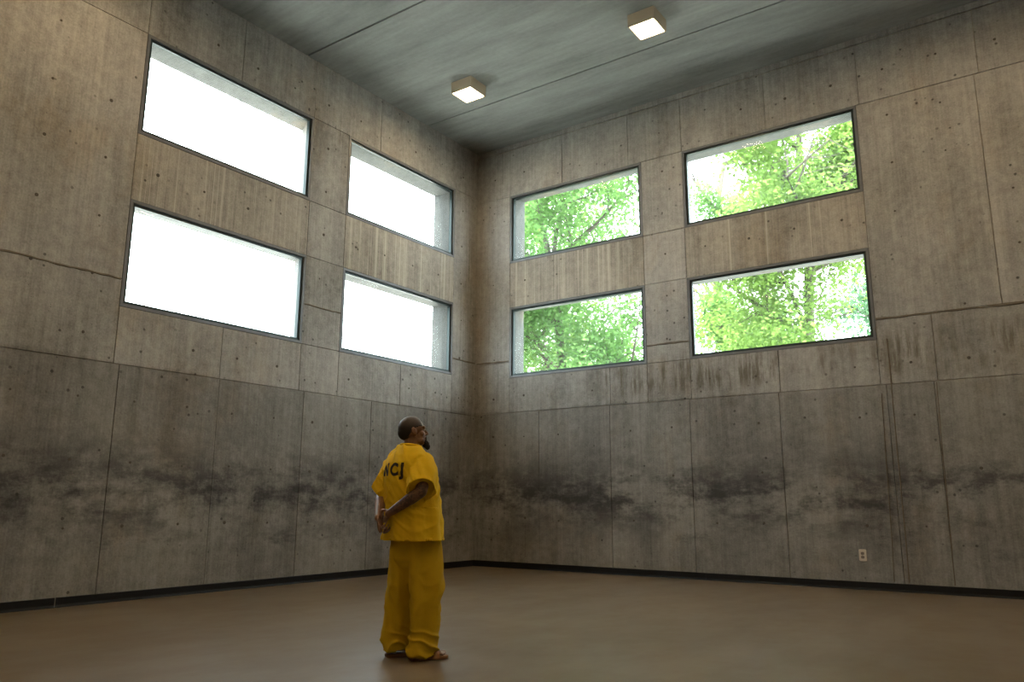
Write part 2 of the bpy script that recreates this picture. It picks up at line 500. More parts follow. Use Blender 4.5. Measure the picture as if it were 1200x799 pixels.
def build_window(idx, side, inner, outer):
    c = wpt(side, (inner[0] + inner[1]) / 2, 0, inner[2])
    root = bpy.data.objects.new('window_%d' % idx, None)
    COL.objects.link(root); root['kind'] = 'structure'
    u0, u1, z0, z1 = inner
    g = lambda m: (u0 - m, u1 + m, z0 - m, z1 + m)
    # flanged frame: four mitred-looking members
    for (a, b, e, f) in ((u0 - FW, u1 + FW, z1 + .036, z1 + FW), (u0 - FW, u1 + FW, z0 - FW, z0 - .036),
                         (u0 - FW, u0 - .036, z0 - .036, z1 + .036), (u1 + .036, u1 + FW, z0 - .036, z1 + .036)):
        wbox('frame_rail', side, a + .001, b - .001, -0.004, 0.055, e + .0005, f - .0005, M['frame'], root)
    V, F = [], []
    ring_vf(side, inner, g(.0355), 0.022, 0.075, V, F)
    mesh_obj('glazing_stop', V, F, M['stop'], root)
    wbox('pane', side, u0 - .005, u1 + .005, 0.050, 0.056, z0 - .005, z1 + .005, M['glass'], root)
    # woven security mesh behind the glass
    V, F = [], []
    step, w = 0.034, 0.0017
    W, Hh = u1 - u0, z1 - z0
    for sgn in (1, -1):
        for c0 in np.arange(-Hh, W, step):
            if sgn == 1: ua, za, ub, zb = c0, 0.0, c0 + Hh, Hh
            else: ua, za, ub, zb = c0, Hh, c0 + Hh, 0.0
            ka, kb = max(0, -ua) / Hh, min(1.0, (W - ua) / Hh)
            if kb - ka < 0.02: continue
            pa = (u0 + ua + ka * Hh, z0 + za + ka * (zb - za)); pb = (u0 + ua + kb * Hh, z0 + za + kb * (zb - za))
            n = (-(pb[1] - pa[1]), pb[0] - pa[0]); L = math.hypot(*n); n = (n[0] / L * w, n[1] / L * w)
            b = len(V); dd = 0.083 + (0.003 if sgn == 1 else 0)
            for (pu, pz) in (pa, pb):
                V += [wpt(side, pu - n[0], dd, pz - n[1]), wpt(side, pu, dd - w, pz), wpt(side, pu + n[0], dd, pz + n[1]), wpt(side, pu, dd + w, pz)]
            for k in range(4): F.append((b + k, b + (k + 1) % 4, b + 4 + (k + 1) % 4, b + 4 + k))
    o = mesh_obj('mesh_screen', V, F, M['wire'], root); o['kind'] = 'stuff'
    # concrete reveal: solid tapered surround from frame to outer face
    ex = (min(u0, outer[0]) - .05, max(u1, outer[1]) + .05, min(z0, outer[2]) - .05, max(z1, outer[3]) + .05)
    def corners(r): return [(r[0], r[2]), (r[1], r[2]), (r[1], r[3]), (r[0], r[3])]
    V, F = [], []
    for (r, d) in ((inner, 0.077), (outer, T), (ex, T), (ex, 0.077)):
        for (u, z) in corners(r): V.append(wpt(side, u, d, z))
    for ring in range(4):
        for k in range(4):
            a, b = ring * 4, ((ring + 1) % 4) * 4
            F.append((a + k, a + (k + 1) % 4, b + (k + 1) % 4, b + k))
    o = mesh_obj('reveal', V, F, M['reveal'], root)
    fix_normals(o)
n = 1
for side in ('left', 'right'):
    for (i, o) in WIN[side]:
        build_window(n, side, i, o); n += 1

# ------------------------------------------------------------------ ceiling lamps
def build_lamp(x, y, label):
    root = bpy.data.objects.new('ceiling_light', None)
    COL.objects.link(root)
    root.location = (x, y, H)
    tag(root, label, 'light', 'square ceiling lights')
    s, h, lip = 0.205, 0.19, 0.022
    V, F = [], []
    for (r, z) in ((s, 0.004), (s, -h), (s - lip, -h), (s - lip, -h + 0.03)):
        V += [(-r, -r, z), (r, -r, z), (r, r, z), (-r, r, z)]
    F += [(0, 1, 2, 3)]
    for q in range(3):
        for k in range(4):
            F.append((q * 4 + k, q * 4 + (k + 1) % 4, q * 4 + 4 + (k + 1) % 4, q * 4 + 4 + k))
    F.append((12, 13, 14, 15))
    o = mesh_obj('housing', V, F, M['lamp_box'], root); fix_normals(o)
    r = s - lip - 0.004
    V, F = [], []
    box_vf(-r, r, -r, r, -h + 0.006, -h + 0.026, V, F)
    mesh_obj('diffuser', V, F, M['lit'], root)
    for sx in (-1, 1):
        for sy in (-1, 1):
            V, F = [], []
            for z in (-h - .003, -h + .002):
                for k in range(8):
                    V.append((sx * (s - .011) + .006 * math.cos(k * math.pi / 4), sy * (s - .011) + .006 * math.sin(k * math.pi / 4), z))
            F.append(tuple(range(8)))
            for k in range(8): F.append((k, (k + 1) % 8, 8 + (k + 1) % 8, 8 + k))
            o = mesh_obj('cover_screw', V, F, M['frame'], root); fix_normals(o)
    return root
names = {(0, 0): 'lit square cream ceiling light nearest the room corner',
         (1, 0): 'lit square cream ceiling light nearer the camera, above the right-hand windows'}
LX = [1.53, 4.78, 8.03, 11.28]
LY = [-2.26, -7.9, -13.4]
for j, y in enumerate(LY):
    for i, x in enumerate(LX):
        build_lamp(x, y, names.get((i, j), 'lit square cream ceiling light on the ceiling out of view'))

# ------------------------------------------------------------------ wall outlet
root = bpy.data.objects.new('wall_outlet', None)
COL.objects.link(root); root.location = (6.618, 0, 0.446)
tag(root, 'small ivory wall outlet low on the right concrete wall', 'outlet')
def rounded_plate(name, w, h, y0, y1, rad, mat, parent, cz=0.0):
    V, F = [], []
    pts = []
    for (cx, cz2, a0) in ((w - rad, h - rad, 0), (-w + rad, h - rad, 90), (-w + rad, -h + rad, 180), (w - rad, -h + rad, 270)):
        for k in range(5):
            a = math.radians(a0 + k * 22.5); pts.append((cx + rad * math.cos(a), cz2 + rad * math.sin(a)))
    m = len(pts)
    for (sc, y) in ((1, y0), (1, y1 + .003), (0.95, y1)):
        for (a, b) in pts: V.append((a * sc, y, b * sc + cz))
    for q in range(2):
        for k in range(m): F.append((q * m + k, q * m + (k + 1) % m, q * m + m + (k + 1) % m, q * m + m + k))
    F.append(tuple(range(m))); F.append(tuple(range(2 * m, 3 * m)))
    o = mesh_obj(name, V, F, mat, parent); fix_normals(o); return o
rounded_plate('cover_plate', 0.047, 0.077, 0.004, -0.014, 0.014, M['plate'], root)
for cz in (0.024, -0.024):
    rounded_plate('receptacle', 0.022, 0.019, -0.010, -0.0165, 0.012, M['plate_dark'], root, cz)
rounded_plate('cover_screw', 0.004, 0.004, -0.010, -0.017, 0.0035, M['frame'], root, 0)

# ------------------------------------------------------------------ the standing man
def skin_mat():
    t = NT('skin')
    o = t.obj()
    sep = t.n('ShaderNodeSeparateXYZ'); t.link(o, sep.inputs[0])
    n = t.noise(o, 14, 4, 0.6)
    c = t.tint((0.185, 0.098, 0.058), t.mad(t.add(n, -0.5), 0.5, 1.0))
    # right forearm coloured darker, in a mottled pattern
    arm = t.mul(t.mul(t.step(sep.outputs['X'], 0.07, 0.11), t.step(sep.outputs['Y'], -0.10, -0.15)),
                t.mul(t.step(sep.outputs['Z'], 1.00, 1.04), t.step(sep.outputs['Z'], 1.34, 1.30)))
    tn = t.step(t.noise(o, 32, 3, 0.5, 1.2), 0.44, 0.54)
    c = t.mix(t.mul(arm, t.mad(tn, 0.6, 0.2)), c, (0.035, 0.028, 0.034, 1))
    t.bsdf(c, 0.42, spec=0.5, normal=t.bump(n, 0.15, 0.004))
    return t.m
def cloth_mat(name, col):
    t = NT(name)
    o = t.obj()
    n = t.noise(o, 6, 5, 0.65)
    w = t.noise(o, 260, 2, 0.5)
    v = t.mad(t.add(n, -0.5), 0.35, 1.0)
    v = t.add(v, t.mul(t.add(w, -0.5), 0.15))
    t.bsdf(t.tint(col, v), 0.85, spec=0.2, normal=t.bump(t.add(n, t.mul(w, 0.3)), 0.25, 0.006))
    return t.m
M['skin'] = skin_mat()
M['shirt'] = cloth_mat('yellow_cotton', (0.74, 0.490, 0.016))
M['pants'] = cloth_mat('mustard_cotton', (0.50, 0.330, 0.011))
M['print'] = simple('black_print', (0.018, 0.012, 0.008), 0.7, 0, 0.3, 40, 0)
M['sole'] = simple('tan_rubber', (0.20, 0.10, 0.045), 0.6, 0, 0.15, 30, 0)
M['strap'] = simple('orange_brown_strap', (0.27, 0.12, 0.035), 0.6, 0, 0.15, 30, 0)
M['beard'] = simple('black_beard', (0.008, 0.007, 0.006), 0.9, 0, 0.4, 90, 0.8)
M['eye'] = simple('eye_white', (0.55, 0.52, 0.48), 0.2, 0, 0.05, 10, 0)
def hair_mat():
    t = NT('cropped_hair')
    o = t.obj()
    n = t.noise(o, 240, 2, 0.6)
    n2 = t.noise(o, 20, 3, 0.6)
    sep = t.n('ShaderNodeSeparateXYZ'); t.link(o, sep.inputs[0])
    thin = t.step(sep.outputs['Z'], 1.65, 1.73)           # hair thins out to the crown
    c = t.mix(t.mul(thin, 0.8), (0.012, 0.010, 0.010, 1), (0.042, 0.026, 0.025, 1))
    c = t.tint(c, t.mad(t.add(n, -0.5), 1.0, t.mad(t.add(n2, -0.5), 0.4, 1.0)))
    t.bsdf(c, t.mad(thin, -0.30, 0.75), spec=0.5, normal=t.bump(n, 0.12, 0.002))
    return t.m
M['hair'] = hair_mat()

class Blob:
    """closed overlapping shapes, later fused into one continuous surface"""
    def __init__(self): self.V, self.F = [], []
    def ellipsoid(self, c, r, rot=None, seg=20, rings=12):
        b = len(self.V); c = Vector(c)
        for i in range(1, rings):
            ph = math.pi * i / rings
            for j in range(seg):
                th = 2 * math.pi * j / seg
                p = Vector((r[0] * math.sin(ph) * math.cos(th), r[1] * math.sin(ph) * math.sin(th), r[2] * math.cos(ph)))
                if rot is not None: p = rot @ p
                self.V.append(c + p)
        tp = Vector((0, 0, r[2])); bt = Vector((0, 0, -r[2]))
        if rot is not None: tp, bt = rot @ tp, rot @ bt
        self.V += [c + tp, c + bt]
        t, o = len(self.V) - 2, len(self.V) - 1
        for i in range(rings - 2):
            for j in range(seg):
                self.F.append((b + i * seg + j, b + (i + 1) * seg + j, b + (i + 1) * seg + (j + 1) % seg, b + i * seg + (j + 1) % seg))
        for j in range(seg):
            self.F.append((t, b + j, b + (j + 1) % seg))
            q = b + (rings - 2) * seg
            self.F.append((o, q + (j + 1) % seg, q + j))
    def rings(self, rr):
        """rr: list of rings, each a list of points; closed tube with flat ends"""
        b = len(self.V); n = len(rr[0])
        for ring in rr: self.V += [Vector(p) for p in ring]
        for i in range(len(rr) - 1):
            for j in range(n):
                self.F.append((b + i * n + j, b + i * n + (j + 1) % n, b + (i + 1) * n + (j + 1) % n, b + (i + 1) * n + j))
        self.F.append(tuple(b + j for j in reversed(range(n))))
        self.F.append(tuple(b + (len(rr) - 1) * n + j for j in range(n)))
    def chain(self, pts, rad, seg=16, flat=None):
        """tapered limb with round ends; flat = (axis, factor) squashes the section"""
        pts = [Vector(p) for p in pts]
        rr = []
        for k, p in enumerate(pts):
            t = (pts[min(k + 1, len(pts) - 1)] - pts[max(k - 1, 0)]).normalized()
            a = t.orthogonal().normalized(); c = t.cross(a)
            ring = []
            for j in range(seg):
                an = 2 * math.pi * j / seg
                o = (a * math.cos(an) + c * math.sin(an)) * rad[k]
                if flat:
                    ax = Vector(flat[0]).normalized(); o = o - ax * o.dot(ax) * (1 - flat[1])
                ring.append(p + o)
            rr.append(ring)
        self.rings(rr)
        for p, r in ((pts[0], rad[0]), (pts[-1], rad[-1])):
            if flat:
                ax = Vector(flat[0]).normalized()
                q = ax.to_track_quat('Z', 'Y').to_matrix()
                self.ellipsoid(p, (r, r, r * flat[1]), q, 16, 10)
            else: self.ellipsoid(p, (r, r, r), None, 16, 10)
    def add(self, other, mat):
        b = len(self.V)
        self.V += [mat @ v for v in other.V]
        self.F += [tuple(b + i for i in f) for f in other.F]
    def fuse(self, name, voxel, smooth=4, mat=None, parent=None):
        o = mesh_obj(name, self.V, self.F, None)
        fix_normals(o)
        m = o.modifiers.new('r', 'REMESH'); m.mode = 'VOXEL'; m.voxel_size = voxel; m.use_smooth_shade = True
        if smooth:
            s = o.modifiers.new('s', 'SMOOTH'); s.factor = 0.5; s.iterations = smooth
        dg = bpy.context.evaluated_depsgraph_get()
        me = bpy.data.meshes.new_from_object(o.evaluated_get(dg))
        old = o.data; o.modifiers.clear(); o.data = me; me.name = name
        bpy.data.meshes.remove(old)
        me.materials.clear(); me.materials.append(mat)
        me.polygons.foreach_set('use_smooth', [True] * len(me.polygons))
        if parent is not None: o.parent = parent
        return o

def displace(o, fn):
    me = o.data
    n = len(me.vertices)
    co = np.empty(n * 3); me.vertices.foreach_get('co', co); co = co.reshape(-1, 3)
    nr = np.empty(n * 3); me.vertices.foreach_get('normal', nr); nr = nr.reshape(-1, 3)
    d = np.array([fn(Vector(c), Vector(m)) for c, m in zip(co, nr)])
    co = co + nr * d[:, None]
    me.vertices.foreach_set('co', co.ravel()); me.update()

# --- skeleton (his right = +X, facing = +Y)
SH_R, EL_R, WR_R = Vector((.168, -.070, 1.375)), Vector((.275, -.165, 1.195)), Vector((.050, -.292, 1.035))
SH_L, EL_L, WR_L = Vector((-.185, -.065, 1.425)), Vector((-.248, -.165, 1.165)), Vector((-.035, -.325, 1.005))
body = Blob()
# trunk
def oval(cx, cy, z, rx, ry, n=28, sq=1.0):
    out = []
    for j in range(n):
        a = 2 * math.pi * j / n
        ca, sa = math.cos(a), math.sin(a)
        out.append((cx + rx * math.copysign(abs(ca) ** sq, ca), cy + ry * math.copysign(abs(sa) ** sq, sa), z))
    return out
body.rings([oval(0, 0, .80, .12, .09), oval(0, -.005, .88, .165, .115), oval(0, -.01, .96, .17, .12), oval(0, -.03, 1.08, .15, .105),
            oval(0, -.055, 1.22, .165, .115), oval(0, -.07, 1.34, .18, .12), oval(0, -.08, 1.42, .165, .095), oval(0, -.085, 1.48, .11, .07), oval(0, -.085, 1.52, .06, .058)])
body.chain([(0, -.09, 1.47), (0.002, -.078, 1.53), (.004, -.065, 1.60)], [.064, .060, .060])
for sh, el, wr, s in ((SH_R, EL_R, WR_R, 1), (SH_L, EL_L, WR_L, -1)):
    body.chain([(s * .09, -.08, 1.46), sh], [.062, .066])
    mid = sh.lerp(el, .5)
    body.chain([sh, mid, el], [.062, .056, .044])
    d = wr - el
    body.chain([el, el + d * .28, el + d * .6, wr], [.043, .046, .037, .027])
# legs
LEGS = {1: [(.092, 0, .90), (.105, .02, .50), (.115, -.015, .09)], -1: [(-.092, -.01, .90), (-.105, -.05, .50), (-.105, -.075, .09)]}
FOOT_DIR = Vector((.30, .954, 0)).normalized()
FOOT_SIDE = Vector((.954, -.30, 0)).normalized()
for s, (hp, kn, an) in LEGS.items():
    hp, kn, an = Vector(hp), Vector(kn), Vector(an)
    body.chain([hp, hp.lerp(kn, .5), kn], [.092, .078, .058])
    body.chain([kn, kn.lerp(an, .32) + Vector((0, -.012, 0)), an], [.056, .058, .036])
    A = Vector((an.x, an.y, 0))
    z0 = 0.026
    body.chain([A - FOOT_DIR * .045 + Vector((0, 0, z0 + .030)), A + Vector((0, 0, z0 + .045)), A + FOOT_DIR * .07 + Vector((0, 0, z0 + .036)), A + FOOT_DIR * .125 + Vector((0, 0, z0 + .022))],
               [.030, .038, .036, .030], 16, ((0, 0, 1), .8))
    for k in range(5):                                   # toes, big toe on the inner side
        off = (-s) * (.032 - .0155 * k)
        L = (.190, .188, .180, .170, .156)[k]; r = (.0135, .0098, .0092, .0088, .0085)[k]
        base = A + FOOT_DIR * .120 + FOOT_SIDE * off * .8 + Vector((0, 0, z0 + .016))
        tip = A + FOOT_DIR * L + FOOT_SIDE * off + Vector((0, 0, z0 + r * .9))
        body.chain([base, base.lerp(tip, .6) + Vector((0, 0, .003)), tip], [r * 1.15, r, r], 10)

# --- hands: palm plus five jointed fingers, built in a hand frame and placed
def hand(side, curl, spread=0.10, thumb_close=0.6):
    """hand frame: +Z along the fingers, +Y back of the hand, thumb on +X * side"""
    h = Blob()
    h.chain([(0, 0, -.01), (0, 0, .02), (side * .004, .001, .055), (side * .004, .0, .082)], [.025, .032, .037, .035], 16, ((0, 1, 0), .42))
    h.ellipsoid((side * .024, -.010, .030), (.016, .015, .030))
    lens = ((.040, .026, .020), (.044, .029, .021), (.041, .027, .020), (.033, .021, .018))
    for k in range(4):
        x = side * (.028 - .0185 * k)
        p = Vector((x, .002, .084 - (.004 if k in (0, 2) else 0) - (.011 if k == 3 else 0)))
        a = 0.0
        pts, rad = [p - Vector((0, 0, .018)), p], [.0098, .0100]
        for q in range(3):
            a += curl[k][q]
            lat = side * spread * (1.5 - k) * .25
            d = Vector((lat, -math.sin(a), math.cos(a))).normalized()
            p = p + d * lens[k][q]
            pts.append(p); rad.append((.0092, .0086, .0074)[q])
        h.chain(pts, rad, 10)
    p = Vector((side * .026, -.008, .018))
    t1 = p + Vector((side * .022, -.014, .026)); t2 = t1 + Vector((side * (.012 - .02 * thumb_close), -.018 * (.4 + thumb_close), .024)); t3 = t2 + Vector((side * (.002 - .024 * thumb_close), -.010, .018))
    h.chain([p, t1, t2, t3], [.0135, .0118, .0102, .0085], 10)
    return h
def frame(origin, z, y):
    z = Vector(z).normalized(); y = Vector(y); y = (y - z * y.dot(z)).normalized(); x = y.cross(z)
    return Matrix(((x.x, y.x, z.x, origin[0]), (x.y, y.y, z.y, origin[1]), (x.z, y.z, z.z, origin[2]), (0, 0, 0, 1)))
# left hand hangs loosely closed below the crossing, palm turned to the back
grip_l = [(.75, .95, .55), (.85, 1.0, .6), (.95, 1.05, .6), (1.0, 1.05, .6)]
body.add(hand(-1, grip_l), frame(WR_L + Vector((.004, -.002, -.004)), Vector((.050, -.015, -.085)), Vector((-.55, -.80, -.2))))
# right hand closes round the left wrist from below and behind
grip_r = [(.55, 1.0, .7), (.6, 1.05, .75), (.65, 1.05, .75), (.75, 1.05, .7)]
body.add(hand(1, grip_r, thumb_close=.4), frame(WR_R + Vector((-.004, .010, -.004)), Vector((-.085, .020, -.040)), Vector((.1, .9, -.35))))

# --- head, built upright at the origin, then turned and tipped up
head = Blob()
head.ellipsoid((0, -.012, .018), (.077, .098, .095), None, 28, 18)
head.ellipsoid((0, -.045, -.012), (.064, .060, .062))
head.ellipsoid((0, .024, -.040), (.062, .068, .078), None, 24, 14)
head.ellipsoid((0, .050, -.088), (.044, .040, .030))
head.ellipsoid((0, .074, -.100), (.022, .020, .018))
for s in (-1, 1):
    head.ellipsoid((s * .047, .022, -.078), (.018, .045, .024))
    head.ellipsoid((s * .046, .055, -.030), (.020, .022, .020))                                         # cheek bone
    head.ellipsoid((s * .030, .083, .022), (.026, .012, .0085), Matrix.Rotation(-s * .25, 3, 'Z'))       # brow
    head.chain([(s * .033, .088, .007), (s * .045, .080, .005)], [.006, .005], 8)                         # upper lid
    head.ellipsoid((s * .080, -.008, -.006), (.0085, .021, .033), Matrix.Rotation(.25, 3, 'X') @ Matrix.Rotation(s * .35, 3, 'Z'))
    head.chain([(s * .083, -.018, .018), (s * .090, -.026, .012), (s * .091, -.029, -.006), (s * .086, -.022, -.026)], [.005, .0055, .0055, .005], 8)
    head.ellipsoid((s * .079, .000, -.033), (.007, .010, .011))
    head.ellipsoid((s * .012, .102, -.040), (.009, .010, .008))                                          # nostril wing
head.chain([(0, .086, .012), (0, .100, -.012), (0, .113, -.034)], [.0085, .0095, .0125], 12)
head.ellipsoid((0, .092, -.062), (.023, .012, .0065)); head.ellipsoid((0, .090, -.074), (.020, .011, .0070))
HEAD = Matrix.Translation((-.002, -.062, 1.656)) @ Matrix.Rotation(math.radians(-21), 4, 'Z') @ Matrix.Rotation(math.radians(8), 4, 'X')
body.add(head, HEAD)
person = body.fuse('person', 0.0045, 4, M['skin'])

# --- shirt: torso and two wide sleeves in one garment
sh = Blob()
sh.rings([oval(0, -.035, .835, .262, .200, 40, .92), oval(0, -.037, .90, .256, .198, 40, .92), oval(0, -.045, 1.02, .244, .190, 40, .92), oval(0, -.055, 1.14, .232, .182, 40, .92),
          oval(0, -.068, 1.26, .226, .176, 40, .92), oval(0, -.078, 1.35, .222, .165, 40, .95), oval(0, -.088, 1.41, .214, .146, 40), oval(0, -.092, 1.455, .190, .122, 40), oval(0, -.092, 1.49, .152, .102, 40), oval(0, -.088, 1.518, .112, .087, 40), oval(0, -.082, 1.535, .086, .077, 40)])
for sd, (s0, e0) in ((1, (SH_R, EL_R)), (-1, (SH_L, EL_L))):
    d = (e0 - s0)
    n = d.normalized()
    side = Vector((sd * 1.0, 0, .15)); side = (side - n * side.dot(n)).normalized(); fr = n.cross(side)
    rr = []
    stops = [(-.42, .050, .055), (-.18, .068, .076), (.05, .080, .092), (.35, .088, .100), (.72, .090, .102), (.98, .092, .106)] if sd == 1 else \
            [(-.42, .050, .055), (-.18, .068, .076), (.05, .080, .092), (.35, .084, .096), (.72, .082, .094), (.97, .080, .094)]
    for t, ra, rb in stops:
        c = s0 + d * t
        rr.append([c + side * ra * math.cos(a) + fr * rb * math.sin(a) + n * (.035 * math.cos(a) * (t if t > 0 else 0) * (-1 if sd == 1 else -1))
                   for a in [2 * math.pi * j / 28 for j in range(28)]])
    sh.rings(rr)
shirt = sh.fuse('shirt', 0.0055, 5, M['shirt'], person)
def shirt_fold(p, n):
    a = noise.noise(Vector((p.x * 7 + p.z * 3, p.y * 7, p.z * 3.0)))
    # hanging vertical folds, deeper toward the hem
    k = max(0.0, min(1.0, (1.30 - p.z) / .40))
    th = math.atan2(p.y + .05, p.x)
    v = math.sin(th * 9 + 2.2 * noise.noise(Vector((p.x * 4, p.y * 4, p.z * 2.5)))) * .0085 * k
    # diagonal pulls from the shoulders
    pull = 1 - abs(noise.noise(Vector(((p.x + p.z * .8) * 11, p.y * 5, (p.z - p.x * .5) * 4)))) * 2.2
    m = max(0.0, min(1.0, (p.z - 1.10) / .15))
    cr = 1 - abs(noise.noise(Vector((p.x * 16 + p.z * 9, p.y * 14, p.z * 11)))) * 2.0
    d = .006 * a + v * 1.1 + .009 * pull * m + .0045 * cr
    # sharp drag lines running from the armpits down to the small of the back
    q = abs(p.x) * 1.0 + p.z * .9
    drag = max(0.0, 1 - abs(noise.noise(Vector((q * 9, p.y * 3, (p.z - abs(p.x)) * 2.5 + p.x * 1.5)))) * 5)
    d += .009 * drag * max(0.0, min(1.0, (1.45 - p.z) / .1))
    if abs(p.x) > .21 and p.z > 1.1:
        d += .0025 * math.sin((p.z * .6 + p.y) * 60 + p.x * 50 + 7 * a)
    # keep cuffs and hem cut straight
    if p.z < .87: d *= max(0.0, 1 - 1.6 * max(0.0, -n.z))
    if abs(p.x) > .18 and p.z > 1.08:
        ax = (EL_R - SH_R if p.x > 0 else EL_L - SH_L).normalized()
        d *= max(0.0, 1 - 1.6 * max(0.0, n.dot(ax)))
    return d
def hollow(o, openings):
    '''push the closed ends of a garment inwards so cuffs and hem read as openings'''
    me = o.data; n = len(me.vertices)
    co = np.empty(n * 3); me.vertices.foreach_get('co', co); co = co.reshape(-1, 3)
    nr = np.empty(n * 3); me.vertices.foreach_get('normal', nr); nr = nr.reshape(-1, 3)
    for c, ax, rad, depth in openings:
        c, ax = np.array(c), np.array(ax) / np.linalg.norm(ax)
        rel = co - c; t = rel @ ax
        near = (np.abs(t) < .06) & (np.linalg.norm(rel - t[:, None] * ax, axis=1) < rad)
        w = np.clip((nr @ ax - .55) / .42, 0, 1); w = w * w * (3 - 2 * w) * near
        co -= ax * (depth * w)[:, None]
    return co
SHIRT0 = np.empty(len(shirt.data.vertices) * 3); shirt.data.vertices.foreach_get('co', SHIRT0)
HOLLOWED = hollow(shirt, [(SH_R + (EL_R - SH_R) * .98, EL_R - SH_R, .125, .035), (SH_L + (EL_L - SH_L) * .97, EL_L - SH_L, .115, .035), ((0, -.035, .835), (0, 0, -1), .30, .030)])
displace(shirt, shirt_fold)
_n = len(shirt.data.vertices); _d = np.empty(_n * 3); shirt.data.vertices.foreach_get('co', _d)
shirt.data.vertices.foreach_set('co', _d + (HOLLOWED.ravel() - SHIRT0.ravel())); shirt.data.update()
# sunken neckline ribbing
cb = Blob()
col_pts = []
for j in range(28):
    a = 2 * math.pi * j / 28
    col_pts.append(Vector((.083 * math.cos(a), -.078 + .078 * math.sin(a), 1.538 - .010 * math.sin(a))))
V, F = [], []
for j, p in enumerate(col_pts):
    for k in range(8):
        b = 2 * math.pi * k / 8
        o = Vector((p.x, p.y + .078, 0)).normalized()
        V.append(p + o * .007 * math.cos(b) + Vector((0, 0, .011 * math.sin(b))))
for j in range(28):
    for k in range(8):
        F.append((j * 8 + k, j * 8 + (k + 1) % 8, ((j + 1) % 28) * 8 + (k + 1) % 8, ((j + 1) % 28) * 8 + k))
o = mesh_obj('collar', V, F, M['shirt'], shirt, True); fix_normals(o)

# --- the letters printed on the back, lying on the cloth
def print_letters():
    bm = bmesh.new(); bm.from_mesh(shirt.data)
    tree = BVHTree.FromBMesh(bm); bm.free()
    for ch, x, sc in (('N', -.120, .124), ('C', -.006, .124), ('J', .104, .124)):
        cu = bpy.data.curves.new('letter', 'FONT'); cu.body = ch; cu.size = sc; cu.offset = 0.006
        to = bpy.data.objects.new('letter', cu); COL.objects.link(to)
        me = bpy.data.meshes.new_from_object(to.evaluated_get(bpy.context.evaluated_depsgraph_get()))
        bpy.data.objects.remove(to); bpy.data.curves.remove(cu)
        b2 = bmesh.new(); b2.from_mesh(me)
        bmesh.ops.triangulate(b2, faces=b2.faces)
        for _ in range(6):
            long = [e for e in b2.edges if e.calc_length() > .012]
            if not long: break
            bmesh.ops.subdivide_edges(b2, edges=long, cuts=1)
            bmesh.ops.triangulate(b2, faces=b2.faces)
        for v in b2.verts:
            X, Z = x + v.co.x, 1.315 + v.co.y
            hit = tree.ray_cast(Vector((X, -1.0, Z)), Vector((0, 1, 0)))
            v.co = (hit[0] + Vector((0, -.0022, 0))) if hit[0] is not None else Vector((X, -.25, Z))
        b2.to_mesh(me); b2.free()
        me.materials.clear(); me.materials.append(M['print'])
        lo = bpy.data.objects.new('printed_letter', me); COL.objects.link(lo); lo.parent = shirt
        lo['label'] = 'black letter %s printed on the shirt back' % ch
print_letters()

# --- trousers: baggy, bunched over the feet
pa = Blob()
pa.rings([oval(0, -.02, .52, .03, .05, 36), oval(0, -.02, .60, .07, .08, 36), oval(0, -.02, .70, .165, .140, 36), oval(0, -.02, .78, .192, .152, 36), oval(0, -.022, .86, .200, .152, 36), oval(0, -.03, .95, .185, .140, 36)])
for s, (hp, kn, an) in LEGS.items():
    hp, kn, an = Vector(hp), Vector(kn), Vector(an)
    rr = []
    for z, c, rx, ry in ((.90, hp, .095, .128), (.78, hp.lerp(kn, .3), .108, .140), (.64, hp.lerp(kn, .62), .108, .135), (.50, kn, .104, .128), (.36, kn.lerp(an, .35), .100, .122),
                         (.24, kn.lerp(an, .62), .100, .120), (.14, kn.lerp(an, .85), .104, .122), (.075, an, .106, .124), (.032 if s == 1 else .05, an, .098, .115)):
        fy = .012 if z < .3 else 0
        rr.append(oval(c.x, c.y + fy, z, rx * .94, ry, 32))
    pa.rings(rr)
pants = pa.fuse('trousers', 0.0065, 6, M['pants'], person)
def pants_fold(p, n):
    a = noise.noise(Vector((p.x * 6, p.y * 6, p.z * 3)))
    low = max(0.0, min(1.0, (.26 - p.z) / .2))
    knee = math.exp(-((p.z - .47) / .12) ** 2)
    ph = p.z * 62 + p.y * 22 + p.x * 14 + 7 * noise.noise(Vector((p.x * 7, p.y * 7, p.z * 5)))
    bunch = ((1 - abs(math.sin(ph * .5))) ** 1.6 - .35) * .022 * low * (.6 + .8 * abs(a) * 2)
    drape = math.sin(p.x * 38 + p.y * 24 + 4 * noise.noise(Vector((p.x * 3, p.y * 3, p.z * 2)))) * .010 * (1 - low)
    cr = 1 - abs(noise.noise(Vector((p.x * 9 + p.z * 5, p.y * 9, p.z * 7 - p.y * 6)))) * 2.2
    return .012 * a + bunch + drape + .011 * cr * (.35 + knee)
displace(pants, pants_fold)

